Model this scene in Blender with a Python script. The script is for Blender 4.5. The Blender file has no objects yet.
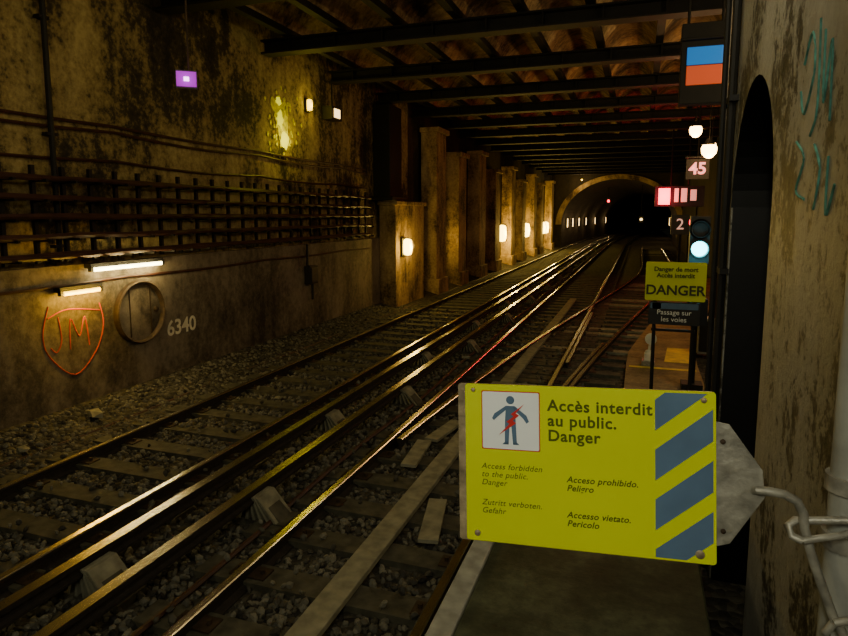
import bpy, math, random
import numpy as np
from mathutils import Vector, Matrix, Euler
random.seed(4); rng=np.random.default_rng(7)
S=bpy.context.scene

# ---------------------------------------------------------------- materials
def newmat(name):
    m=bpy.data.materials.new(name); m.use_nodes=True
    nt=m.node_tree; b=nt.nodes['Principled BSDF']; return m,nt,b
def plain(name,col,rough=.6,metal=0,var=.25,scale=6,bump=0.0,spec=.5):
    m,nt,b=newmat(name)
    tc=nt.nodes.new('ShaderNodeTexCoord'); n=nt.nodes.new('ShaderNodeTexNoise')
    n.inputs['Scale'].default_value=scale; n.inputs['Detail'].default_value=6
    nt.links.new(tc.outputs['Object'],n.inputs['Vector'])
    r=nt.nodes.new('ShaderNodeValToRGB')
    r.color_ramp.elements[0].position=.3; r.color_ramp.elements[1].position=.7
    r.color_ramp.elements[0].color=[c*(1-var) for c in col]+[1]
    r.color_ramp.elements[1].color=[min(1,c*(1+var)) for c in col]+[1]
    nt.links.new(n.outputs['Fac'],r.inputs['Fac']); nt.links.new(r.outputs['Color'],b.inputs['Base Color'])
    b.inputs['Roughness'].default_value=rough; b.inputs['Metallic'].default_value=metal
    b.inputs['Specular IOR Level'].default_value=spec
    if bump:
        bp=nt.nodes.new('ShaderNodeBump'); bp.inputs['Strength'].default_value=bump; bp.inputs['Distance'].default_value=.02
        nt.links.new(n.outputs['Fac'],bp.inputs['Height']); nt.links.new(bp.outputs['Normal'],b.inputs['Normal'])
    return m
def emis(name,col,st):
    m,nt,b=newmat(name)
    b.inputs['Base Color'].default_value=(*col,1); b.inputs['Emission Color'].default_value=(*col,1)
    b.inputs['Emission Strength'].default_value=st; return m
def wallmat(name,stops,scale=1.0,streak=True,bumps=.5,rough=.85):
    m,nt,b=newmat(name); N=nt.nodes; L=nt.links
    tc=N.new('ShaderNodeTexCoord')
    mp=N.new('ShaderNodeMapping'); mp.inputs['Scale'].default_value=(1,1,.6); L.new(tc.outputs['Object'],mp.inputs['Vector'])
    n1=N.new('ShaderNodeTexNoise'); n1.inputs['Scale'].default_value=.8*scale; n1.inputs['Detail'].default_value=10; n1.inputs['Roughness'].default_value=.68
    L.new(mp.outputs[0],n1.inputs['Vector'])
    n2=N.new('ShaderNodeTexNoise'); n2.inputs['Scale'].default_value=9*scale; n2.inputs['Detail'].default_value=8; n2.inputs['Roughness'].default_value=.75
    L.new(tc.outputs['Object'],n2.inputs['Vector'])
    mp3=N.new('ShaderNodeMapping'); mp3.inputs['Scale'].default_value=(3,3,.25); L.new(tc.outputs['Object'],mp3.inputs['Vector'])
    n3=N.new('ShaderNodeTexNoise'); n3.inputs['Scale'].default_value=1.6; n3.inputs['Detail'].default_value=6; L.new(mp3.outputs[0],n3.inputs['Vector'])
    a=N.new('ShaderNodeMath'); a.operation='MULTIPLY_ADD'; a.inputs[1].default_value=.3; L.new(n2.outputs['Fac'],a.inputs[0])
    s=N.new('ShaderNodeMath'); s.operation='MULTIPLY'; s.inputs[1].default_value=.58; L.new(n1.outputs['Fac'],s.inputs[0]); L.new(s.outputs[0],a.inputs[2])
    c=N.new('ShaderNodeMath'); c.operation='MULTIPLY_ADD'; c.inputs[1].default_value=.12; L.new(n3.outputs['Fac'],c.inputs[0]); L.new(a.outputs[0],c.inputs[2])
    r=N.new('ShaderNodeValToRGB'); L.new(c.outputs[0],r.inputs['Fac'])
    e=r.color_ramp.elements
    e[0].position=stops[0][0]; e[0].color=(*stops[0][1],1); e[1].position=stops[-1][0]; e[1].color=(*stops[-1][1],1)
    for p,cc in stops[1:-1]:
        q=e.new(p); q.color=(*cc,1)
    L.new(r.outputs['Color'],b.inputs['Base Color']); b.inputs['Roughness'].default_value=rough
    bp=N.new('ShaderNodeBump'); bp.inputs['Strength'].default_value=bumps; bp.inputs['Distance'].default_value=.04
    L.new(c.outputs[0],bp.inputs['Height']); L.new(bp.outputs['Normal'],b.inputs['Normal'])
    return m

M={}
M['wallL']=wallmat('grimy_plaster',[(.42,(.008,.006,.003)),(.475,(.045,.034,.012)),(.515,(.23,.17,.06)),(.60,(.48,.38,.15))],bumps=.8)
M['wallLow']=wallmat('grey_render',[(.40,(.02,.015,.009)),(.47,(.085,.067,.042)),(.54,(.18,.145,.098)),(.64,(.28,.235,.165))],bumps=.7)
M['wallR']=wallmat('scabby_paint',[(.40,(.015,.014,.010)),(.465,(.065,.06,.045)),(.485,(.26,.25,.205)),(.60,(.38,.37,.31))],scale=2.0,bumps=1.0,rough=.42)
M['pil']=wallmat('stone_pier',[(.42,(.05,.03,.012)),(.5,(.30,.20,.08)),(.62,(.60,.43,.19))],scale=1.6,bumps=.8)
M['vault']=wallmat('vault_brick',[(.42,(.03,.018,.008)),(.5,(.30,.20,.09)),(.60,(.66,.48,.24))],scale=1.1)
M['soot_shade']=wallmat('sooty_shaded_wall',[(.42,(.004,.003,.002)),(.5,(.022,.015,.007)),(.62,(.08,.055,.025))])  # sooty wall darkened further, shade behind the piers painted into the colour
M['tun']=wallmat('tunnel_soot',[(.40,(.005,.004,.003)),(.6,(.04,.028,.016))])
M['steel']=plain('sooty_steel',(.006,.005,.004),.65,.2,.4)
M['rust']=plain('rusty_steel',(.05,.032,.018),.7,.4,.5,12,.3)
M['railtop']=plain('polished_rail',(.74,.70,.56),.24,1,.15)
M['railside']=plain('rail_rust',(.018,.014,.010),.75,.2,.4,20,.3)
M['sleeper']=plain('sleeper_wood',(.058,.055,.036),.8,0,.5,9,.6)
M['board']=plain('weathered_board',(.22,.21,.14),.8,0,.35,9,.5)
M['cable']=plain('cable_rubber',(.050,.019,.010),.5,0,.4)
M['dark']=plain('black_paint',(.010,.010,.010),.5)
M['plat']=wallmat('platform_asphalt',[(.40,(.010,.014,.007)),(.5,(.035,.045,.024)),(.62,(.10,.115,.065))],scale=2,rough=.45,bumps=.3)
M['coping']=plain('coping_stone',(.30,.30,.25),.55,0,.4,10,.3)
M['path']=wallmat('path_concrete',[(.38,(.10,.06,.025)),(.6,(.36,.24,.11))],scale=2)
M['yellow']=plain('sign_yellow',(.60,.68,.0),.42,0,.05,3,spec=.15)
M['blue']=plain('sign_blue',(.09,.155,.25),.5,0,.12,10,spec=.2)
M['ink']=plain('sign_ink',(.075,.095,.010),.6,0,.1,spec=.2)
M['inkd']=plain('sign_ink_dark',(.03,.035,.01),.6,0,.1)
M['white']=plain('sign_white',(.80,.84,.82),.5,0,.04)
M['red']=plain('sign_red',(.5,.015,.015),.5,0,.1)
M['galv']=plain('galvanised',(.30,.29,.24),.45,.4,.4,25,.3)
M['worn']=plain('worn_aluminium',(.30,.24,.14),.5,.3,.5,30,.3)
M['post']=plain('post_paint',(.25,.255,.22),.5,0,.4,7,.3)
M['yline']=plain('yellow_floor_paint',(.70,.52,.05),.6,0,.3)
M['chalk']=plain('white_paint',(.70,.66,.50),.8,0,.2)
M['graf']=plain('orange_spray',(.55,.07,.01),.8,0,.2)
M['graf2']=plain('teal_spray',(.07,.24,.20),.8,0,.5,20)
M['ypatch']=plain('yellow_patch_colour',(.64,.60,.0),.6,0,.35,12,spec=.1)  # mottled yellow of the wall patch
M['door_shade']=plain('steel_door_reveal_shade',(.005,.005,.005),.5,.3,.3)
M['e_white']=emis('tube_white',(1,.86,.42),14)
M['e_amber']=emis('tube_amber',(1,.62,.03),6)
M['e_lamp']=emis('lamp_warm',(1,.66,.10),14)
M['e_pend']=emis('lamp_pendant',(1,.62,.22),18)
M['e_far']=emis('lamp_far',(1,.66,.24),4)
M['e_pink']=emis('lit_pink',(.34,.0,.46),.75)
M['e_pinkw']=emis('lit_pink_white',(1,.55,1),4)
M['e_blue']=emis('lit_blue',(.02,.18,.60),.6)
M['e_or']=emis('lit_orange',(.62,.08,.02),.55)
M['e_red']=emis('signal_red',(1,.01,.04),9)
M['e_cyan']=emis('signal_cyan',(.08,.85,.95),10)
M['e_num']=emis('lit_number',(1,.28,.26),2.2)
M['e_wbar']=emis('lit_bar',(1,.50,.36),.7)
M['e_patch']=emis('patch_glow',(.75,.72,.0),1.0)  # glow put into blobs of the wall patch, no glass there
m,nt,b=newmat('ballast_stone'); g=nt.nodes.new('ShaderNodeNewGeometry'); r=nt.nodes.new('ShaderNodeValToRGB')
r.color_ramp.elements[0].color=(.008,.007,.005,1); r.color_ramp.elements[1].color=(.17,.16,.115,1)
nt.links.new(g.outputs['Random Per Island'],r.inputs['Fac']); nt.links.new(r.outputs['Color'],b.inputs['Base Color']); b.inputs['Roughness'].default_value=.75
M['stone']=m
m,nt,b=newmat('ballast_bed'); tc=nt.nodes.new('ShaderNodeTexCoord'); v=nt.nodes.new('ShaderNodeTexVoronoi'); v.inputs['Scale'].default_value=14
nt.links.new(tc.outputs['Object'],v.inputs['Vector']); r=nt.nodes.new('ShaderNodeValToRGB')
sx=nt.nodes.new('ShaderNodeSeparateColor'); nt.links.new(v.outputs['Color'],sx.inputs[0])
r.color_ramp.elements[0].color=(.005,.004,.003,1); r.color_ramp.elements[1].color=(.075,.067,.045,1)
nt.links.new(sx.outputs[0],r.inputs['Fac']); nt.links.new(r.outputs['Color'],b.inputs['Base Color'])
bp=nt.nodes.new('ShaderNodeBump'); bp.inputs['Distance'].default_value=.05; bp.invert=True; nt.links.new(v.outputs['Distance'],bp.inputs['Height']); nt.links.new(bp.outputs['Normal'],b.inputs['Normal'])
b.inputs['Roughness'].default_value=.85; M['bed']=m

# ---------------------------------------------------------------- mesh builder
class MB:
    def __init__(s): s.v=[]; s.f=[]; s.mi=[]; s.m=[]
    def mid(s,k):
        if k not in s.m: s.m.append(k)
        return s.m.index(k)
    def add(s,vs,fs,k):
        o=len(s.v); s.v+= [tuple(x) for x in vs]; i=s.mid(k)
        for f in fs: s.f.append([o+j for j in f]); s.mi.append(i)
    def box(s,c,d,k,rot=None):
        vs=[]
        for x in(-.5,.5):
            for y in(-.5,.5):
                for z in(-.5,.5):
                    p=Vector((x*d[0],y*d[1],z*d[2]))
                    if rot: p=rot@p
                    vs.append(p+Vector(c))
        s.add(vs,[(0,1,3,2),(4,6,7,5),(0,4,5,1),(2,3,7,6),(0,2,6,4),(1,5,7,3)],k)
    def tube(s,pts,r,k,seg=8,r2=None):
        pts=[Vector(p) for p in pts]; n=len(pts); vs=[]
        for i,p in enumerate(pts):
            d=(pts[min(i+1,n-1)]-pts[max(i-1,0)]).normalized()
            a=Vector((0,0,1)) if abs(d.z)<.9 else Vector((1,0,0))
            u=d.cross(a).normalized(); w=d.cross(u).normalized()
            rr=r if r2 is None else r+(r2-r)*i/(n-1)
            for j in range(seg):
                t=2*math.pi*j/seg; vs.append(p+u*math.cos(t)*rr+w*math.sin(t)*rr)
        fs=[]
        for i in range(n-1):
            for j in range(seg): fs.append((i*seg+j,i*seg+(j+1)%seg,(i+1)*seg+(j+1)%seg,(i+1)*seg+j))
        fs.append(tuple(range(seg))[::-1]); fs.append(tuple((n-1)*seg+j for j in range(seg)))
        s.add(vs,fs,k)
    def lathe(s,c,axis,prof,k,seg=24):
        ax=Vector(axis).normalized(); a=Vector((0,0,1)) if abs(ax.z)<.9 else Vector((1,0,0))
        u=ax.cross(a).normalized(); w=ax.cross(u); vs=[];c=Vector(c)
        for (r,h) in prof:
            for j in range(seg):
                t=2*math.pi*j/seg; vs.append(c+ax*h+(u*math.cos(t)+w*math.sin(t))*max(r,1e-4))
        fs=[(i*seg+j,i*seg+(j+1)%seg,(i+1)*seg+(j+1)%seg,(i+1)*seg+j) for i in range(len(prof)-1) for j in range(seg)]
        s.add(vs,fs,k)
    def prism(s,pts,e,k):
        n=len(pts); e=Vector(e); vs=[Vector(p) for p in pts]+[Vector(p)+e for p in pts]
        fs=[tuple(range(n))[::-1],tuple(range(n,2*n))]+[(i,(i+1)%n,n+(i+1)%n,n+i) for i in range(n)]
        s.add(vs,fs,k)
    def sweep(s,prof,path,ks):
        n=len(prof); vs=[]
        for p in path:
            for q in prof: vs.append((p[0]+q[0],p[1],p[2]+q[1]))
        o=len(s.v); s.v+=vs
        for i in range(len(path)-1):
            for j in range(n):
                s.f.append([o+i*n+j,o+i*n+(j+1)%n,o+(i+1)*n+(j+1)%n,o+(i+1)*n+j]); s.mi.append(s.mid(ks[j]))
        s.f.append([o+j for j in range(n)]); s.mi.append(s.mid(ks[0]))
        s.f.append([o+(len(path)-1)*n+j for j in range(n)]); s.mi.append(s.mid(ks[0]))
    def obj(s,name,parent=None,smooth=False,bevel=0,recalc=True):
        me=bpy.data.meshes.new(name); me.from_pydata(s.v,[],s.f)
        for k in s.m: me.materials.append(M[k])
        me.polygons.foreach_set('material_index',s.mi)
        me.update()
        if recalc:
            import bmesh
            bm=bmesh.new(); bm.from_mesh(me); bmesh.ops.recalc_face_normals(bm,faces=bm.faces); bm.to_mesh(me); bm.free()
        if smooth:
            me.polygons.foreach_set('use_smooth',[True]*len(me.polygons))
            try: me.set_sharp_from_angle(angle=math.radians(40))
            except Exception: pass
        o=bpy.data.objects.new(name,me); S.collection.objects.link(o)
        if parent: o.parent=parent
        if bevel:
            b=o.modifiers.new('Bevel','BEVEL'); b.width=bevel; b.segments=2; b.limit_method='ANGLE'
        return o
def empty(name,loc=(0,0,0),mat=None):
    o=bpy.data.objects.new(name,None); o.empty_display_size=.1; S.collection.objects.link(o)
    if mat is not None: o.matrix_world=mat
    else: o.location=loc
    return o
def text(name,t,size,loc,rot,mat,parent=None,ext=.0008,align='LEFT',shear=0,space=1,offset=0,linesp=1.0):
    c=bpy.data.curves.new(name,'FONT'); c.body=t; c.size=size; c.extrude=ext; c.align_x=align; c.align_y='CENTER'; c.shear=shear; c.space_character=space; c.offset=offset; c.space_line=linesp
    c.resolution_u=4
    o=bpy.data.objects.new(name+'_t',c); S.collection.objects.link(o)
    dg=bpy.context.evaluated_depsgraph_get(); me=bpy.data.meshes.new_from_object(o.evaluated_get(dg))
    bpy.data.objects.remove(o); me.materials.clear(); me.materials.append(M[mat])
    n=bpy.data.objects.new(name,me); S.collection.objects.link(n)
    if parent: n.parent=parent
    n.location=loc; n.rotation_euler=rot
    return n
def light(name,kind,loc,power,col,size=.1,parent=None,rot=None,sy=None):
    l=bpy.data.lights.new(name,kind); l.energy=power; l.color=col
    if kind=='AREA':
        l.size=size
        if sy: l.shape='RECTANGLE'; l.size_y=sy
    else: l.shadow_soft_size=size
    o=bpy.data.objects.new(name,l); S.collection.objects.link(o); o.location=loc
    if rot: o.rotation_euler=rot
    if parent: o.parent=parent
    return o

XW=-7.0; ZB=-1.15; ZR=-1.0; ZC=4.8
# ---------------------------------------------------------------- room shell
b=MB(); b.add([(XW-.4,-5,ZB),(3.4,-5,ZB),(3.4,130,ZB),(XW-.4,130,ZB)],[(0,1,2,3)],'bed'); b.obj('floor')
b=MB()
b.box((XW-.2,24,(ZB+.95)/2),(.4,58.2,.95-ZB),'wallLow')
b.box((XW-.3,6.85,(.95+5.7)/2),(.4,23.9,4.75),'wallL')
b.box((XW-.3,35.95,(.95+5.7)/2),(.4,34.3,4.75),'soot_shade')
b.obj('wall_left')
# ceiling: brick jack arches (axis along the track) springing from longitudinal joists
b=MB(); SP=1.1; x=XW-.5; n=10; prof=[]
while x<3.5:
    for i in range(n):
        t=i/n; prof.append((x+t*SP,4.99+.50*math.sin(math.pi*t)**.8))
    x+=SP
prof.append((x,4.99))
o=len(prof)
b.add([(p[0],-5,p[1]) for p in prof]+[(p[0],53,p[1]) for p in prof],[(i,i+1,o+i+1,o+i) for i in range(o-1)],'vault')
b.add([(XW-.5,-5,5.7),(4,-5,5.7),(4,53,5.7),(XW-.5,53,5.7)],[(0,1,2,3)],'steel')
x=XW-.5
while x<3.6:
    b.box((x,24,4.98),(.14,58,.12),'steel'); x+=SP
b.obj('ceiling',recalc=False)
gy=[-1.5,2.6,5.3]+[8.0+2.75*i for i in range(16)]
for y in gy:
    b=MB(); xe=.55 if y<5.2 else 2.95; L=xe-XW; cx=(xe+XW)/2
    b.box((cx,y,4.79),(L,.03,.24),'steel'); b.box((cx,y,4.67),(L,.30,.035),'steel'); b.box((cx,y,4.90),(L,.30,.03),'steel')
    xx=XW+.6
    while xx<xe:
        b.box((xx,y,4.79),(.03,.24,.22),'steel'); xx+=.95
    b.obj('steel_girder')
def archwall(x0,x1,ya,yb,z0,z1,oa,ob,zs,zt,k):
    b=MB()
    b.box(((x0+x1)/2,(ya+oa)/2,(z0+z1)/2),(x1-x0,oa-ya,z1-z0),k)
    b.box(((x0+x1)/2,(ob+yb)/2,(z0+z1)/2),(x1-x0,yb-ob,z1-z0),k)
    n=20; c=(oa+ob)/2; h=(ob-oa)/2
    A=[(c-h*math.cos(math.pi*i/n),zs+(zt-zs)*math.sin(math.pi*i/n)) for i in range(n+1)]
    for i in range(n):
        (a,za),(d,zd)=A[i],A[i+1]
        b.add([(x0,a,za),(x0,d,zd),(x0,d,z1),(x0,a,z1)],[(0,3,2,1)],k)
        b.add([(x0,a,za),(x0,d,zd),(x1,a,za),(x1,d,zd)],[(0,1,3,2)],'door_shade')  # reveal coloured near black, shade of the opening painted in
    b.box(((x0+x1)/2+.01,ob-.01,(z0+zs)/2),(x1-x0-.0,.03,zs-z0),'door_shade')  # dark sheet over the far jamb, shade painted as colour
    return b
b=archwall(.6,1.05,-4.5,5.1,ZB,5.3,3.45,4.90,1.65,2.4,'wallR')
b.obj('wall_right',recalc=False)
b=MB(); b.box((1.12,4.18,.6),(.1,1.6,3.5),'door_shade'); 
for z in(.3,1.2,2.0): b.box((1.06,4.18,z),(.02,1.1,.6),'steel')
b.tube([(1.07,3.7,1.0),(1.0,3.7,1.0),(1.0,3.82,1.0)],.012,'steel')
b.obj('door_shade_1')
b=MB(); b.box((2.1,5.0,(ZB+5.3)/2),(1.8,.2,5.3-ZB),'wallR'); b.obj('wall_return')
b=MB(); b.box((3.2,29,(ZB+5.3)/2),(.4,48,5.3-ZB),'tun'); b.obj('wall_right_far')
b=MB(); b.box((-3.2,-4.8,2),(8,.3,6.5),'wallR'); b.obj('wall_back')
def endwall():
    b=MB(); y0,y1=52.6,53.2; n=32; cx=-1.75; hw=4.5; zs=.8; zt=4.45
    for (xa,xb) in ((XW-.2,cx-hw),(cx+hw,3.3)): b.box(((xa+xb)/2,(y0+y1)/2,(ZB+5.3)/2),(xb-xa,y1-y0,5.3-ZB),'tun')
    A=[(cx-hw*math.cos(math.pi*i/n),zs+(zt-zs)*math.sin(math.pi*i/n)) for i in range(n+1)]
    for i in range(n):
        (a,za),(d,zd)=A[i],A[i+1]
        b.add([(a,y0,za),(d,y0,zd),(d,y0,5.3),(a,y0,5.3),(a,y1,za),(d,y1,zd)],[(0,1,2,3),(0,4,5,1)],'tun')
        q=lambda x,z,s:(cx+(x-cx)*s, zs+(z-zs)*s)
        (oa,oza),(od,ozd)=q(a,za,1.10),q(d,zd,1.10)
        b.add([(a,y0-.15,za),(d,y0-.15,zd),(od,y0-.15,ozd),(oa,y0-.15,oza),(a,y0,za),(d,y0,zd),(od,y0,ozd),(oa,y0,oza)],[(0,1,2,3),(0,4,5,1),(3,2,6,7)],'pil')
    b.obj('wall_end',recalc=False)
    b=MB(); ys=[53.25,70,90,130]; vs=[]; 
    prof=[(cx-hw,ZB)]+A+[(cx+hw,ZB)]; m_=len(prof)
    for y in ys:
        for p in prof: vs.append((p[0]+((y-53)**2)*.0012,y,p[1]))
    fs=[(i*m_+j,i*m_+j+1,(i+1)*m_+j+1,(i+1)*m_+j) for i in range(3) for j in range(m_-1)]
    fs.append(tuple(3*m_+j for j in range(m_)))
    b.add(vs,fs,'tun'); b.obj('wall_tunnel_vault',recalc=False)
endwall()
# ---------------------------------------------------------------- platform + ramp + path
b=MB(); b.box((-.15,-.25,-.575),(.94,8.5,1.15),'plat'); b.box((-.67,-.25,-.573),(.10,8.5,1.16),'coping')
b.obj('platform',bevel=.01)
b=MB(); b.prism([(-.7,4.0,-.01),(-.7,7.6,-1.08),(-.7,7.6,-1.15),(-.7,4.0,-1.15)],(1.02,0,0),'plat'); b.obj('platform_ramp')
def xr(y):
    t=min(1,max(0,(y-3)/31)); return -1.23+2.83*(t*t*(3-2*t))
b=MB(); ys=[7.6+i for i in range(22)]; vs=[];
for y in ys: 
    l=max(-.15,xr(y)+.45); vs+=[(l,y,-1.07),(min(l+1.2,2.95),y,-1.07),(l,y,-1.2),(min(l+1.2,2.95),y,-1.2)]
fs=[]
for i in range(len(ys)-1):
    a=i*4; c=a+4; fs+=[(a,a+1,c+1,c),(a,c,c+2,a+2),(a+1,a+3,c+3,c+1)]
fs.append((0,2,3,1)); b.add(vs,fs,'path'); b.obj('service_path')
b=MB(); b.prism([(.50,11.9,-1.068),(.95,11.9,-1.068),(1.0,13.2,-1.068),(.60,13.2,-1.068)],(0,0,.006),'yline')
b.prism([(-.1,11.3,-1.068),(1.0,11.3,-1.068),(1.0,11.42,-1.068),(-.1,11.42,-1.068)],(0,0,.006),'yline'); b.obj('floor_marking')
# ---------------------------------------------------------------- tracks
RP=[(-.065,0),(.065,0),(.065,.012),(.012,.03),(.012,.10),(.036,.115),(.036,.142),(.028,.15),(-.028,.15),(-.036,.142),(-.036,.115),(-.012,.10),(-.012,.03),(-.065,.012)]
RK=['railside']*14
for i in (6,7,8): RK[i]='railtop'
def rail(b,f,ya,yb,step=1.0,z=ZR-.15):
    n=max(2,int((yb-ya)/step)); b.sweep(RP,[(f(ya+(yb-ya)*i/n),ya+(yb-ya)*i/n,z) for i in range(n+1)],RK)
def track(xl,xrr,ya,yb):
    e=empty('railway_track')
    b=MB(); rail(b,lambda y:xl+max(0,y-53)**2*.0012,ya,yb,4); rail(b,lambda y:xrr+max(0,y-53)**2*.0012,ya,yb,4); b.obj('rails',e,True)
    b=MB(); y=ya+.3
    while y<60:
        j=random.uniform(-.02,.02)
        b.box(((xl+xrr)/2+j,y,ZB-.02),(2.3,.25,.14),'sleeper')
        for x in(xl,xrr):
            b.box((x,y,ZB+.055),(.30,.15,.016),'rust')
            for s in(-.1,.1): b.tube([(x+s,y,ZB+.055),(x+s,y,ZB+.095)],.018,'rust',6)
        y+=.62
    b.obj('sleepers',e)
    return e
t1=track(-2.69,-1.23,-4,120)
t2=track(-5.72,-4.28,-4,120)
b=MB(); b.box((-1.93,9,ZB+.085),(.20,22,.05),'board'); b.obj('centre_board',t1,bevel=.006)
e=empty('turnout_track')
b=MB(); rail(b,xr,5.2,52); rail(b,lambda y:xr(y)-1.44,6.5,52)
rail(b,lambda y:-1.23+.09,11,17); rail(b,lambda y:xr(y)-.1,8,13); b.obj('rails',e,True)
b=MB(); y=9
while y<52:
    b.box((xr(y)-.5,y,ZB-.025),(2.1,.24,.14),'board' if random.random()<.3 else 'sleeper')
    for x in(xr(y),xr(y)-1.44): b.box((x,y,ZB+.05),(.30,.15,.016),'rust')
    y+=.62
b.obj('sleepers',e)
CP=[(-.05,0),(.05,0),(.05,.02),(.02,.03),(.02,.07),(.045,.08),(.045,.12),(-.045,.12),(-.045,.08),(-.02,.07),(-.02,.03),(-.05,.02)]
CK=['railside']*12; CK[6]='railtop'
for x0,ph in((-3.18,4.55-3.6),(-3.66,3.2-3.6)):
    e=empty('conductor_rail')
    b=MB(); b.sweep(CP,[(x0+max(0,y-53)**2*.0012,y,-.93) for y in(-4,10,25,53,70,90,110)],CK); b.obj('rail',e,True)
    b=MB(); y=ph
    while y<50:
        b.box((x0+.10,y,ZB+.03),(.5,.26,.06),'sleeper')
        b.prism([(x0-.12,y-.09,ZB+.05),(x0+.30,y-.09,ZB+.05),(x0+.09,y-.09,-.90),(x0-.05,y-.09,-.90)],(0,.18,0),'sleeper')
        for i in range(6):
            s0=x0-.11+i*.075; s1=x0-.04+i*.024
            b.prism([(s0-.012,y-.13,ZB+.05),(s0+.014,y-.13,ZB+.05),(s1+.009,y-.13,-.885),(s1-.009,y-.13,-.885)],(0,.26,0),'board')
        y+=3.6
    b.obj('insulator_brackets',e)
b=MB()
for x in(-6.35,-6.42,-3.95,-2.98):
    b.tube([(x+.03*math.sin(y*1.3+x),y,ZB+.07) for y in np.arange(-3,50,.8)],.022,'cable',6)
b.obj('ground_cables',None,True)
ph=(1+5**.5)/2
ico=np.array([(-1,ph,0),(1,ph,0),(-1,-ph,0),(1,-ph,0),(0,-1,ph),(0,1,ph),(0,-1,-ph),(0,1,-ph),(ph,0,-1),(ph,0,1),(-ph,0,-1),(-ph,0,1)])/1.9
icf=np.array([(0,11,5),(0,5,1),(0,1,7),(0,7,10),(0,10,11),(1,5,9),(5,11,4),(11,10,2),(10,7,6),(7,1,8),(3,9,4),(3,4,2),(3,2,6),(3,6,8),(3,8,9),(4,9,5),(2,4,11),(6,2,10),(8,6,7),(9,8,1)])
N=34000
X=rng.uniform(XW+.05,-.75,N); Y=1.2+15.5*rng.random(N)**1.25
def slp(x,y): 
    near=((x>-3.1)&(x<-.8))|((x>-6.15)&(x<-3.85))
    return near & ((np.abs(((y+3.7+.31)%.62)-.31))<.14)
k=~(slp(X,Y)&(rng.random(N)>.06))
for xx in(-2.69,-1.23,-5.72,-4.28): k&=np.abs(X-xx)>.08
k&=np.abs(X+1.93)>.13
X=X[k];Y=Y[k];N=len(X)
sz=rng.uniform(.022,.045,N)
Z=ZB+rng.uniform(-.008,.028,N)+np.where(X<-6.1,(-6.1-X)*.25,0)+np.where(slp(X,Y),.075,0)
vs=np.zeros((N,12,3))
for i in range(N):
    R=np.linalg.qr(rng.normal(size=(3,3)))[0]
    p=(ico*(1+rng.uniform(-.25,.25,(12,1)))*np.array([1,.8,.65]))@R*sz[i]
    vs[i]=p+(X[i],Y[i],Z[i])
fs=(icf[None]+(np.arange(N)*12)[:,None,None]).reshape(-1,3)
me=bpy.data.meshes.new('ballast'); me.from_pydata(vs.reshape(-1,3).tolist(),[],fs.tolist()); me.materials.append(M['stone'])
S.collection.objects.link(bpy.data.objects.new('ballast',me))
b=MB(); b.prism([(XW,-4,ZB),(-6.0,-4,ZB),(XW,-4,ZB+.24)],(0,56,0),'bed'); b.obj('gravel_bank')
for (x,y,r) in((-2.28,6.3,.1),(-2.2,7.1,-.15),(-1.62,4.9,.2)):
    b=MB(); b.box((x,y,ZB+.09),(.17,.75,.035),'board',Matrix.Rotation(r,3,'Z')); b.obj('wooden_board',bevel=.004)
b=MB()
for (x,y,s) in((-3.45,7.3,.09),(-6.55,5.9,.11),(-4.0,10.2,.09),(-6.3,4.7,.07),(-3.0,11,.07),(-4.9,7.6,.05)):
    p=ico*(1+rng.uniform(-.35,.35,(12,1)))*s*np.array([1.2,.9,.55])+np.array([x,y,ZB+.10+(.1 if x<-6.2 else 0)])
    b.add([tuple(q) for q in p],[tuple(int(a) for a in f) for f in icf],'board')
b.obj('crumpled_litter')

# ---------------------------------------------------------------- left wall stuff
b=MB()
y=1.0
while y<15.6:
    b.box((XW+.02,y,1.6),(.05,.05,1.2),'steel')
    for z in(1.08,1.32,1.56,1.80,2.04): b.box((XW+.14,y,z-.03),(.26,.035,.03),'steel')
    y+=.42
for i,z in enumerate((1.08,1.32,1.56,1.80,2.04)):
    for j,xo in enumerate((.06,.12,.19)):
        rr=random.uniform(.026,.040); q=random.uniform(.3,1)
        pts=[(XW+xo,y,z+rr-.01-.035*abs(math.sin((y-1)*math.pi/2.52+i+j))*q) for y in np.arange(1,15.7,.42)]
        b.tube(pts,rr,'cable',6)
b.obj('cable_rack',None,True)
b=MB()
for z0,sag in((2.75,.06),(2.83,.03),(2.35,.05),(.72,.03)):
    b.tube([(XW+(-.06 if z0>1 else .02),y,z0-sag*abs(math.sin(y*.9))) for y in np.arange(0.5,15.7,.5)],.022,'cable',6)
b.obj('signal_cables',None,True)
b=MB()
b.tube([(XW+.0,5.95,4.95),(XW+.0,5.95,1.0)],.035,'steel'); 
for z in(1.2,2.6,4): b.box((XW-.03,5.95,z),(.1,.14,.04),'steel')
b.obj('vertical_conduit',None,True)
b=MB(); b.box((XW+.17,16.5,3.3),(.5,.9,2.6),'steel'); b.box((XW+.2,16.5,2.05),(.7,1.2,.12),'steel'); b.obj('steel_column',bevel=.02)
b=MB(); b.box((XW+.25,17.45,.4),(.5,2.4,3.1),'pil'); b.box((XW+.27,17.45,1.93),(.6,2.55,.12),'pil'); b.obj('stone_pier',bevel=.02)
for y,h in((20.3,4.3),(23.0,3.75),(26.2,4.1),(29.2,3.55),(33.0,3.95),(36.2,3.45),(40.3,4.0),(43.3,3.6),(48.5,4.0)):
    b=MB(); b.box((XW+.28,y,(ZB+h)/2),(.55,1.05,h-ZB),'pil'); b.box((XW+.32,y,h+.08),(.68,1.2,.16),'pil'); b.box((XW+.32,y,ZB+.3),(.68,1.2,.6),'pil')
    b.box((XW+.06,y+1.1,(ZB+h-.5)/2),(.3,1.1,h-.5-ZB),'pil'); b.obj('stone_pier',bevel=.02)
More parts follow.
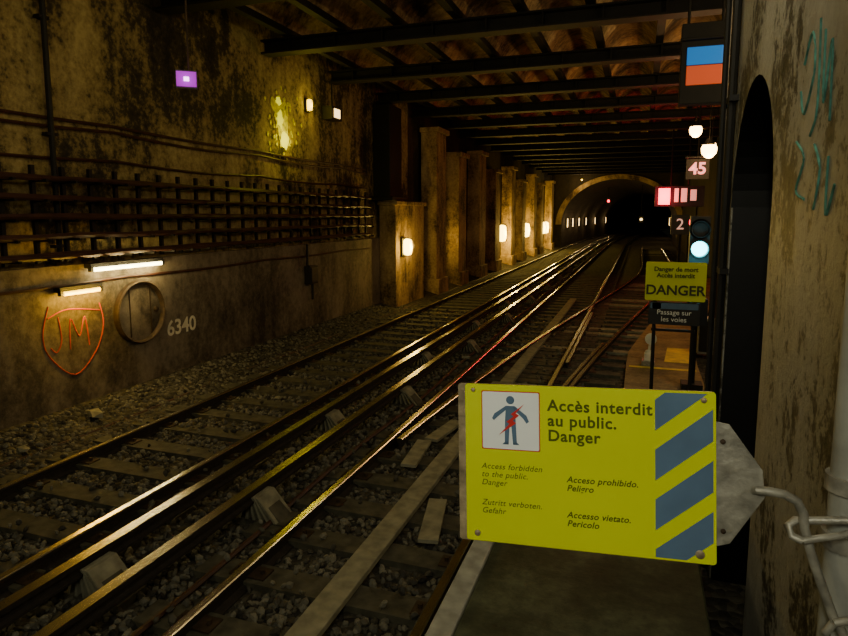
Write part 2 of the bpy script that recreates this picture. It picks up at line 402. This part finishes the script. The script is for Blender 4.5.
def walllamp(x,y,z,k='e_lamp',sc=1,power=25,col=(1,.66,.14),name='wall_lamp',off=.30):
    e=empty(name,(x,y,z)); b=MB()
    b.box((.03,0,0),(.06,.22*sc,.42*sc),'dark')
    pr=[(.075*sc,-.17*sc),(.095*sc,-.12*sc),(.10*sc,0),(.095*sc,.12*sc),(.07*sc,.17*sc),(0,.19*sc)]
    b.lathe((.13*sc,0,0),(0,0,1),[(0,-.19*sc)]+pr,k,16)
    for t in (-1,0,1):
        b.tube([(.04*sc,.09*t*sc,.2*sc),(.22*sc,.07*t*sc,.18*sc),(.25*sc,.07*t*sc,0),(.22*sc,.07*t*sc,-.18*sc),(.04*sc,.09*t*sc,-.2*sc)],.006,'steel',5)
    b.obj('fixture',e,True)
    light('bulb','POINT',(off*sc,0,0),power,col,.08,e); return e
walllamp(XW+.5,16.75,.68,sc=1.3,power=62)
for y in (31.4,38.5,45.2,46.8): walllamp(XW+.0,y,.66,sc=2.3,power=200,off=.42)
walllamp(XW+.0,21.6,.66,sc=.9,power=30)
walllamp(XW-.1,12.45,4.0,k='e_amber',sc=.7,power=8,col=(1,.8,.08))
e=empty('yellow_wall_patch',(XW-.1,11.4,3.5)); b=MB()
def blob(cy,cz,ry,rz,k,x):
    P=[]
    for i in range(18):
        a=2*math.pi*i/18; q=random.uniform(.65,1.2); P.append((x,cy+ry*q*math.cos(a),cz+rz*q*math.sin(a)))
    b.prism(P,(.006,0,0),k)
blob(.05,.05,.24,.44,'ypatch',.004); blob(-.14,.3,.2,.22,'ypatch',.006); blob(.12,-.36,.22,.24,'ypatch',.007); blob(.12,-.38,.16,.17,'e_patch',.012); blob(-.05,.05,.12,.18,'e_patch',.012); blob(-.08,.40,.1,.08,'e_patch',.012)
for i in range(60): blob(random.gauss(0,.26),random.gauss(0,.38),.035,.045,'ypatch',.009)
b.obj('patch_blobs',e)
light('glow','POINT',(.4,.1,-.35),14,(1,.85,.05),.08,e)  # light without a fixture, added to brighten the patch
e=empty('box_lamp',(XW+.05,13.4,3.95)); b=MB(); b.box((0,0,0),(.25,.5,.3),'dark'); b.box((.13,0,0),(.02,.28,.2),'e_far'); b.tube([(0,0,.15),(0,0,.8)],.02,'steel'); b.obj('body',e)
def tube(y0,y1,z,k,power,col):
    e=empty('fluorescent_lamp',(XW,(y0+y1)/2,z)); L=y1-y0; b=MB()
    b.box((.05,0,.05),(.1,L,.06),'steel'); b.tube([(.1,-L/2+.05,0),(.1,L/2-.05,0)],.028,k,10)
    for s in(-1,1): b.box((.09,s*(L/2-.02),.01),(.06,.04,.07),'dark')
    b.obj('fixture',e,True)
    for t in(-.3,0,.3): light('tube_light','POINT',(.2,t*L,-.06),power/3,col,.05,e)
tube(6.3,7.65,.87,'e_white',32,(1,.76,.30))
tube(5.82,6.48,.60,'e_amber',32,(1,.56,.04))
e=empty('round_niche_cover',(XW,7.2,.17)); b=MB()
b.lathe((0,0,0),(1,0,0),[(.47,0),(.47,.07),(.45,.09),(.43,.07),(.42,.02)],'rust',40)
b.lathe((0,0,0),(1,0,0),[(.42,.02),(.3,.035),(0,.04)],'wallLow',40)
for t in(-.2,.2): b.box((.04,t,0),(.012,.014,.7),'rust')
b.lathe((.04,.3,0),(1,0,0),[(.04,0),(.04,.03),(0,.04)],'rust',12)
b.obj('cover',e,True)
text('painted_number','6340',.34,(XW+.012,7.75,-.2),(math.pi/2,0,math.pi/2),'chalk',ext=.002,offset=.006)
def strokes(name,L,k,r):
    b=MB()
    for s in L: 
        P=[Vector(p) for p in s]; Q=[]
        for i in range(len(P)-1):
            p0=P[max(i-1,0)];p1=P[i];p2=P[i+1];p3=P[min(i+2,len(P)-1)]
            for t in np.linspace(0,1,6)[:-1]:
                Q.append(.5*((2*p1)+(p2-p0)*t+(2*p0-5*p1+4*p2-p3)*t*t+(3*p1-p0-3*p2+p3)*t**3))
        Q.append(P[-1]); b.tube(Q,r,k,6)
    b.obj(name,None,True)
g=XW+.004
strokes('graffiti',[
 [(g,5.72,.45),(g,5.62,.1),(g,5.7,-.2),(g,6.05,-.5),(g,6.4,-.25),(g,6.55,.1),(g,6.5,.4)],
 [(g,5.85,.3),(g,5.88,0),(g,5.8,-.15),(g,5.72,-.08)],
 [(g,6.0,-.15),(g,6.03,.25),(g,6.15,.0),(g,6.25,.25),(g,6.3,-.15)],[(g,5.7,.3),(g,6.0,.38),(g,6.5,.3)]],'graf',.008)
g=.599
strokes('graffiti',[
 [(g,2.95,2.20),(g,2.85,2.30),(g,2.78,2.15),(g,2.9,2.0),(g,2.98,2.1)],[(g,2.74,2.32),(g,2.70,2.0),(g,2.78,1.9)],[(g,2.66,2.26),(g,2.62,2.0),(g,2.56,2.2),(g,2.52,1.92)],
 [(g,3.0,1.9),(g,2.85,1.82),(g,2.95,1.70),(g,2.8,1.66)],[(g,2.7,1.86),(g,2.6,1.76),(g,2.65,1.62)],[(g,2.5,1.8),(g,2.48,1.6),(g,2.4,1.7)]],'graf2',.006)
b=MB(); b.box((XW+.08,12.2,.27),(.16,.34,.4),'steel'); b.box((XW+.17,12.2,.27),(.02,.28,.33),'dark'); b.tube([(XW+.05,12.1,.45),(XW+.05,12.1,.95)],.03,'steel'); b.tube([(XW+.05,12.3,.1),(XW+.05,12.3,-.3)],.03,'steel'); b.obj('junction_box',bevel=.01)

# ---------------------------------------------------------------- right side details
b=MB()
for i,(x,y) in enumerate(((.57,5.0),(.565,4.9),(.53,5.06))):
    b.tube([(x,y,ZB+.1),(x,y,4.6)],.022+.006*(i%2),'steel')
for z in(0,1.2,2.4,3.6): b.box((.57,4.97,z),(.06,.26,.04),'steel')
b.obj('vertical_pipes',None,True)
b=MB(); 
for i in range(5): b.tube([(.57-.015*i,y,3.1+.12*i+.03*math.sin(y*2)) for y in np.arange(-4,5.0,.3)],.022,'cable',6)
b.obj('overhead_cables',None,True)
PX,PY=.388,1.30
b=MB(); b.tube([(PX,PY,ZB),(PX,PY,4.6)],.034,'post',20); b.lathe((PX,PY,ZB),(0,0,1),[(.08,0),(.08,.012),(.035,.02)],'post',16)
for z in(.98,1.09): b.lathe((PX,PY,z),(0,0,1),[(.034,0),(.042,0),(.042,.03),(.034,.03)],'galv',16)
b.obj('gate_post',None,True)

# ---------------------------------------------------------------- main sign
ax=Vector((.478,.026,.020)).normalized(); up=Vector((-.013,.030,.328)); up=(up-up.dot(ax)*ax).normalized(); az=ax.cross(up)
Mx=Matrix((( ax.x,up.x,az.x,-.087),(ax.y,up.y,az.y,1.223),(ax.z,up.z,az.z,1.095),(0,0,0,1)))
sg=empty('warning_sign',mat=Mx)
W,H=.482,.329
def sp(px,py,z=0): return ((px-591)*.00193,(477-py)*.00193,z)
def rrect(w,h,r,cx=0,cy=0,z=0,n=5):
    P=[]
    for (sx,sy,a0) in((1,1,0),(-1,1,90),(-1,-1,180),(1,-1,270)):
        for i in range(n+1):
            a=math.radians(a0+90*i/n); P.append((cx+sx*(w/2-r)+r*math.cos(a)*1,cy+sy*(h/2-r)+r*math.sin(a),z))
    return P
b=MB(); b.prism(rrect(W+.014,H+.002,.006,-.009,-.001,-.008),(0,0,.005),'worn'); b.obj('backplate',sg)
b=MB(); b.prism(rrect(W,H,.006,0,0,-.003),(0,0,.003),'yellow'); b.obj('panel',sg)
def clip(poly,f):
    out=[]
    for i in range(len(poly)):
        a,c=poly[i],poly[(i+1)%len(poly)]; fa,fc=f(a),f(c)
        if fa>=0: out.append(a)
        if fa*fc<0:
            t=fa/(fa-fc); out.append((a[0]+(c[0]-a[0])*t,a[1]+(c[1]-a[1])*t))
    return out
b=MB(); xl,xr_=.133,.236
for k in range(-2,6):
    y0=-.205+k*.097; sl=.80
    P=[(xl,y0),(xr_,y0+(xr_-xl)*sl),(xr_,y0+(xr_-xl)*sl+.060),(xl,y0+.060)]
    P=clip(P,lambda p:H/2-.004-p[1]); 
    if len(P)>2: P=clip(P,lambda p:p[1]+H/2-.004)
    if len(P)>2: b.prism([(p[0],p[1],.0002) for p in P],(0,0,.0006),'blue')
b.obj('stripes',sg)
b=MB(); cx,cy=sp(515,430)[:2]
b.prism(rrect(.120,.122,.003,cx,cy,.0002),(0,0,.0004),'red')
b.prism(rrect(.116,.118,.003,cx,cy,.0004),(0,0,.0006),'white')
z=.0012
def P2(L): return [(cx+x*.001,cy+y*.001,z) for x,y in L]
b.prism([(cx+.0085*math.cos(t),cy+.043+.0085*math.sin(t),z) for t in np.linspace(0,2*math.pi,20)[:-1]],(0,0,.0005),'blue')
for L in ([(-9,31),(9,31),(11,0),(-11,0)],[(-9,31),(-6,25),(-26,8),(-33,14)],[(9,31),(6,25),(26,6),(33,12)],[(-33,14),(-26,8),(-34,0),(-38,4)],[(33,12),(26,6),(33,-4),(38,0)],
          [(-11,2),(-1,2),(-4,-48),(-12,-48)],[(1,2),(11,2),(13,-48),(5,-48)],[(-12,-44),(-4,-44),(-4,-49),(-17,-49)],[(5,-44),(13,-44),(18,-49),(5,-49)]):
    b.prism(P2(L),(0,0,.0005),'blue')
z=.0019
b.prism(P2([(29,36),(1,14),(7,10),(-8,-2),(-2,-6),(-24,-30),(12,-4),(5,1),(18,12),(11,16)]),(0,0,.0005),'red')
b.obj('pictogram',sg)
z=.0004
text('caption','Accès interdit\nau public.\nDanger',.0322,sp(554,428,z),(0,0,0),'ink',sg,.0004,linesp=.95,space=1.08,offset=.0007)
text('caption_en','Access forbidden\nto the public.\nDanger',.0170,sp(483,489,z),(0,0,0),'ink',sg,.0003,shear=.25,space=1.05)
text('caption_es','Acceso prohibido.\nPeligro',.0175,sp(573,493,z),(0,0,0),'ink',sg,.0003,shear=.25,offset=.0003,space=1.05)
text('caption_de','Zutritt verboten.\nGefahr',.0170,sp(483,524,z),(0,0,0),'ink',sg,.0003,shear=.25,space=1.05)
text('caption_it','Accesso vietato.\nPericolo',.0175,sp(573,530,z),(0,0,0),'ink',sg,.0003,shear=.25,offset=.0003,space=1.05)
b=MB()
for p,r in(((475,398),.0045),((478,554),.0065),((705,400),.0055),((701,553),.0085)):
    q=sp(*p); b.lathe((q[0],q[1],0),(0,0,1),[(r,0),(r,.002),(r*.7,.0035),(0,.004)],'worn',14)
b.obj('screws',sg,True)
b=MB()
L=[(712,420),(728,423),(757,466),(759,492),(728,540),(712,545)]
b.prism([sp(x,y,-.006) for x,y in L],(0,0,.004),'galv')
for p in((722,440),(722,528)): q=sp(*p); b.lathe((q[0],q[1],-.002),(0,0,1),[(.005,0),(.005,.003),(0,.004)],'rust',10)
b.obj('hinge_plate',sg,bevel=.001)
b=MB()
def T(L,r,k='galv'): 
    b.tube([sp(x,y,z) for x,y,z in L],r,k,10)
T([(748,488,-.015),(752,484,.006),(762,484,.008),(775,487,.0),(786,493,0),(791,504,0),(792,518,0),(797,540,0),(806,570,0),(816,600,0),(826,618,.0)],.0085)
T([(788,527,.015),(780,524,.012),(778,517,.0),(786,513,-.012),(800,512,-.012),(815,510,-.01),(832,507,-.0)],.0075)
T([(788,527,.015),(805,523,.012),(820,520,.01),(832,518,.0)],.0065)
T([(814,602,.012),(808,612,.01),(812,622,0),(826,626,-.01),(838,616,-.01),(838,604,0),(828,598,.01),(814,602,.012)],.007)
b.obj('retaining_hook',sg,True)

# ---------------------------------------------------------------- second sign on post
e=empty('danger_sign',(.42,8.0,.8))
b=MB(); b.prism([(x,0,z) for x,z,_ in rrect(.68,.47,.02)],(0,.006,0),'yellow'); 
b.prism([(x,-.0,z-.39) for x,z,_ in rrect(.58,.28,.015)],(0,.006,0),'dark'); 
b.prism([(x,-.003,z-.30) for x,z,_ in rrect(.54,.07,.01)],(0,.003,0),'blue')
b.prism([(x-.2,-.003,z-.30) for x,z,_ in rrect(.1,.07,.01)],(0,.001,0),'white'); b.obj('panels',e)
b=MB(); 
for x in(-.22,.22): b.tube([(x,.03,.2),(x,.03,-1.87)],.022,'steel')
b.box((0,.03,-.6),(.5,.03,.03),'steel'); b.obj('posts',e,True)
text('caption','DANGER',.165,(0,-.004,-.11),(math.pi/2,0,0),'inkd',e,.001,'CENTER',offset=.004)
text('caption_small','Danger de mort\nAccès interdit',.075,(0,-.004,.11),(math.pi/2,0,0),'inkd',e,.001,'CENTER',offset=.002)
text('caption_lower','Passage sur\nles voies',.085,(0,-.004,-.42),(math.pi/2,0,0),'white',e,.001,'CENTER')
b=MB(); X0,Y0=.22,11.6; b.box((X0,Y0,-1.03),(.22,.3,.1),'galv'); b.box((X0,Y0,-.93),(.14,.16,.14),'chalk'); b.tube([(X0,Y0,-.9),(X0+.03,Y0,-.55)],.02,'chalk'); b.lathe((X0+.03,Y0-.03,-.6),(0,1,0),[(0,0),(.1,0),(.1,.06),(0,.06)],'chalk',18); b.lathe((X0,Y0,-.86),(0,0,1),[(.07,0),(.05,.05),(0,.07)],'chalk',14); b.obj('point_lever',None,True)

# ---------------------------------------------------------------- signals
def sigl(name,loc): return empty(name,loc)
e=sigl('illuminated_panel',(.68,9.0,3.48)); b=MB(); b.box((0,0,0.04),(.56,.22,1.0),'steel')
b.box((0,-.115,.13),(.42,.02,.22),'e_blue'); b.box((0,-.115,-.11),(.42,.02,.24),'e_or'); 
for s in(-.2,.2): b.tube([(s,0,.45),(s,0,1.5)],.02,'steel')
b.box((0,-.14,.33),(.6,.1,.03),'steel'); b.obj('body',e,bevel=.01)
def pend_or_fill(x,y,z,power,k='e_pend',sc=1.0,col=(1,.5,.2)):
    e=empty('pendant_or_fill_lamp',(x,y,z)); b=MB(); b.tube([(0,0,.1),(0,0,4.95-z)],.012,'steel')
    b.lathe((0,0,0),(0,0,1),[(.05*sc,.16*sc),(.07*sc,.1*sc),(.12*sc,.05*sc)],'dark',16); b.lathe((0,0,0),(0,0,-1),[(.1*sc,-.07*sc),(.13*sc,0),(.12*sc,.09*sc),(.06*sc,.16*sc),(0,.18*sc)],k,16); b.obj('fixture',e,True)
    light('bulb','POINT',(0,-.1,-.3),power,col,.08,e)
pend_or_fill(1.13,16.2,3.6,45,sc=1.1); pend_or_fill(1.50,16.9,3.22,50,sc=1.4)
pend_or_fill(1.75,19,3.5,15,sc=.9)
e=sigl('speed_board',(1.50,20,2.93)); b=MB(); b.box((0,.06,0),(.62,.08,.58),'dark'); b.tube([(0,.06,.3),(0,.06,1.95)],.025,'steel'); b.box((0,-.02,.33),(.7,.2,.03),'dark'); b.obj('body',e)
text('digits','45',.47,(0,-.0,0),(math.pi/2,0,0),'e_num',e,.01,'CENTER',offset=.012)
e=sigl('signal_panel',(1.0,25,2.28)); b=MB(); b.box((.3,.1,0),(1.7,.15,.75),'dark')
b.box((-.22,.0,0),(.40,.05,.60),'e_red'); b.box((.2,.0,.04),(.14,.05,.5),'e_wbar'); b.box((.46,.0,.04),(.2,.05,.5),'e_wbar'); b.box((.78,.0,.04),(.2,.05,.4),'e_wbar')
b.tube([(0,.1,.3),(0,.1,2.6)],.03,'steel'); b.tube([(.6,.1,.3),(.6,.1,2.6)],.03,'steel'); b.obj('body',e)
light('glow','POINT',(-.22,-.5,0),70,(1,.05,.08),.1,e)
e=sigl('route_indicator',(1.32,24,1.25)); b=MB(); b.box((0,.1,0),(.6,.15,.7),'dark'); b.tube([(0,.1,-.3),(0,.1,-2.39)],.04,'steel'); b.obj('body',e)
text('digit','2',.55,(0,-.0,0),(math.pi/2,0,0),'e_wbar',e,.01,'CENTER')
for (x,y,z,k) in ((2.3,30,2.2,'e_red'),(2.4,36,1.2,'e_red')):
    e=empty('repeater_signal',(x,y,z)); b=MB(); b.box((0,.1,0),(.4,.15,.5),'dark'); b.lathe((0,.02,0),(0,-1,0),[(0,.03),(.14,.02),(.14,0)],k,16); b.tube([(0,.1,-.2),(0,.1,ZB-z)],.04,'steel'); b.obj('body',e,True)
e=sigl('track_signal',(.83,10,1.10)); b=MB()
b.box((0,.1,.13),(.27,.2,.70),'dark')
b.lathe((0,0,0),(0,-1,0),[(.0,.02),(.06,.015),(.11,.0)],'e_cyan',24); b.lathe((0,0,.29),(0,-1,0),[(.0,.01),(.09,.01)],'dark',24)
for z in(0,.29): b.lathe((0,0,z),(0,-1,0),[(.125,0),(.125,.10),(.118,.10),(.11,0)],'dark',24)
b.lathe((0,.0,.29),(0,-1,0),[(.15,-.02),(.15,.0),(.12,.0)],'rust',24)
b.tube([(0,.12,-.2),(0,.12,-2.17)],.045,'steel'); b.box((0,.12,-2.1),(.3,.3,.08),'steel')
b.box((.02,.1,-.95),(.28,.2,.4),'steel'); b.obj('body',e,True)
light('glow','POINT',(0,-.3,-.05),9,(.15,.85,1),.08,e)
b=MB(); b.box((1.27,13,-.72),(.3,.35,.7),'galv'); b.box((1.27,12.81,-.72),(.25,.02,.6),'steel'); b.obj('relay_cabinet',bevel=.02)
e=sigl('exit_sign',(-5.35,6.48,3.25)); b=MB(); b.box((0,.0,0),(.25,.07,.21),'dark')
b.box((0,-.037,0),(.23,.006,.18),'e_pink'); b.box((0,-.043,.0),(.06,.006,.05),'e_pinkw'); b.tube([(.03,0,.1),(.03,0,1.74)],.012,'rust'); b.obj('body',e); e.rotation_euler=(0,0,math.radians(38))
light('glow','POINT',(0,-.15,0),.8,(.8,.1,1),.05,e)
for side in(0,1):
  for y in((55,59,64,70,78,88) if side==0 else (58,68,80)):
    xo=max(0,y-53)**2*.0012
    e=empty('tunnel_lamp',(-6.08+xo if side==0 else 2.53+xo,y,.9)); b=MB(); sgn=1 if side==0 else -1
    b.box((0,0,0),(.12,.4,.8),'dark'); b.box((.07*sgn,0,0),(.05,.35,.75),'e_far'); b.obj('body',e)
    light('bulb','POINT',(.5*sgn,0,0),24,(1,.60,.22),.1,e)
for (x,y,z) in((-3.0,62,2.9),(0,58,1.2)):
    e=empty('tunnel_signal',(x,y,z)); b=MB(); b.box((0,.1,0),(.4,.15,.6),'dark'); b.lathe((0,0,0),(0,-1,0),[(0,.02),(.12,.02),(.12,0)],'e_red' if x<-1 else 'e_far',14); b.tube([(0,.1,.3),(0,.1,4.2-z)],.03,'steel'); b.obj('body',e)

# ---------------------------------------------------------------- station lighting and added fill lamps
def ceil_or_fill_lamp(x,y,z,power,col,L=1.3,tilt=0,roll=0):
    e=empty('station_or_fill_lamp',(x,y,z)); b=MB(); b.box((0,0,.05),(.2,L,.07),'galv'); b.box((0,0,0),(.14,L-.06,.04),'e_far'); 
    for s in(-.4,.4): b.tube([(0,s,.08),(0,s,4.95-z)],.01,'steel')
    b.obj('fixture',e); light('tube_light','AREA',(0,0,-.05),power,col,.14,e,(tilt,roll,0),L-.06)
ceil_or_fill_lamp(-.25,-1.4,3.0,74,(1,.98,.78),tilt=math.radians(40))
ceil_or_fill_lamp(.1,3.4,3.9,28,(1,.92,.62),tilt=math.radians(35))  # added out of view to light the danger sign
ceil_or_fill_lamp(-3.5,-2.0,4.2,58,(1,.86,.50),tilt=math.radians(45))  # fill lamp added behind the camera for the left wall
pend_or_fill(-4.2,5.0,4.3,28,k='e_amber',col=(1,.82,.36))  # added out of view to light the upper left wall and ballast
pend_or_fill(-4.6,51.5,4.4,45,k='e_amber',sc=.5,col=(1,.7,.28))  # lamp added to brighten the rim of the tunnel mouth
pend_or_fill(-1.6,5.3,4.5,7,k='e_amber',col=(1,.84,.45))  # fill lamp added to brighten the tracks
for (yy,zz,pw) in((7.3,3.4,110),(12.2,3.4,90)):  # lamps added out of sight behind the wall edge to light the ceiling arches
    e=empty('recess_fill_lamp',(2.99,yy,zz)); b=MB(); b.lathe((0,0,0),(-1,0,0),[(.16,0),(.16,.05),(.13,.06)],'dark',18); b.lathe((0,0,0),(-1,0,0),[(.13,.05),(.12,.11),(.07,.16),(0,.18)],'e_pend',18); b.obj('fixture',e,True)
    light('bulb','POINT',(-.4,0,.1),pw,(1,.74,.36),.08,e)

w=bpy.data.worlds.new('World'); S.world=w; w.use_nodes=True
w.node_tree.nodes['Background'].inputs[0].default_value=(.55,.55,.35,1); w.node_tree.nodes['Background'].inputs[1].default_value=.005
cd=bpy.data.cameras.new('camera'); cam=bpy.data.objects.new('camera',cd); S.collection.objects.link(cam)
cam.location=(0,0,1.6); cam.rotation_euler=(math.radians(90-7),0,math.radians(19.2)); cd.sensor_width=36; cd.lens=26.3; cd.shift_y=-.032; cd.clip_start=.05; cd.clip_end=300
S.camera=cam
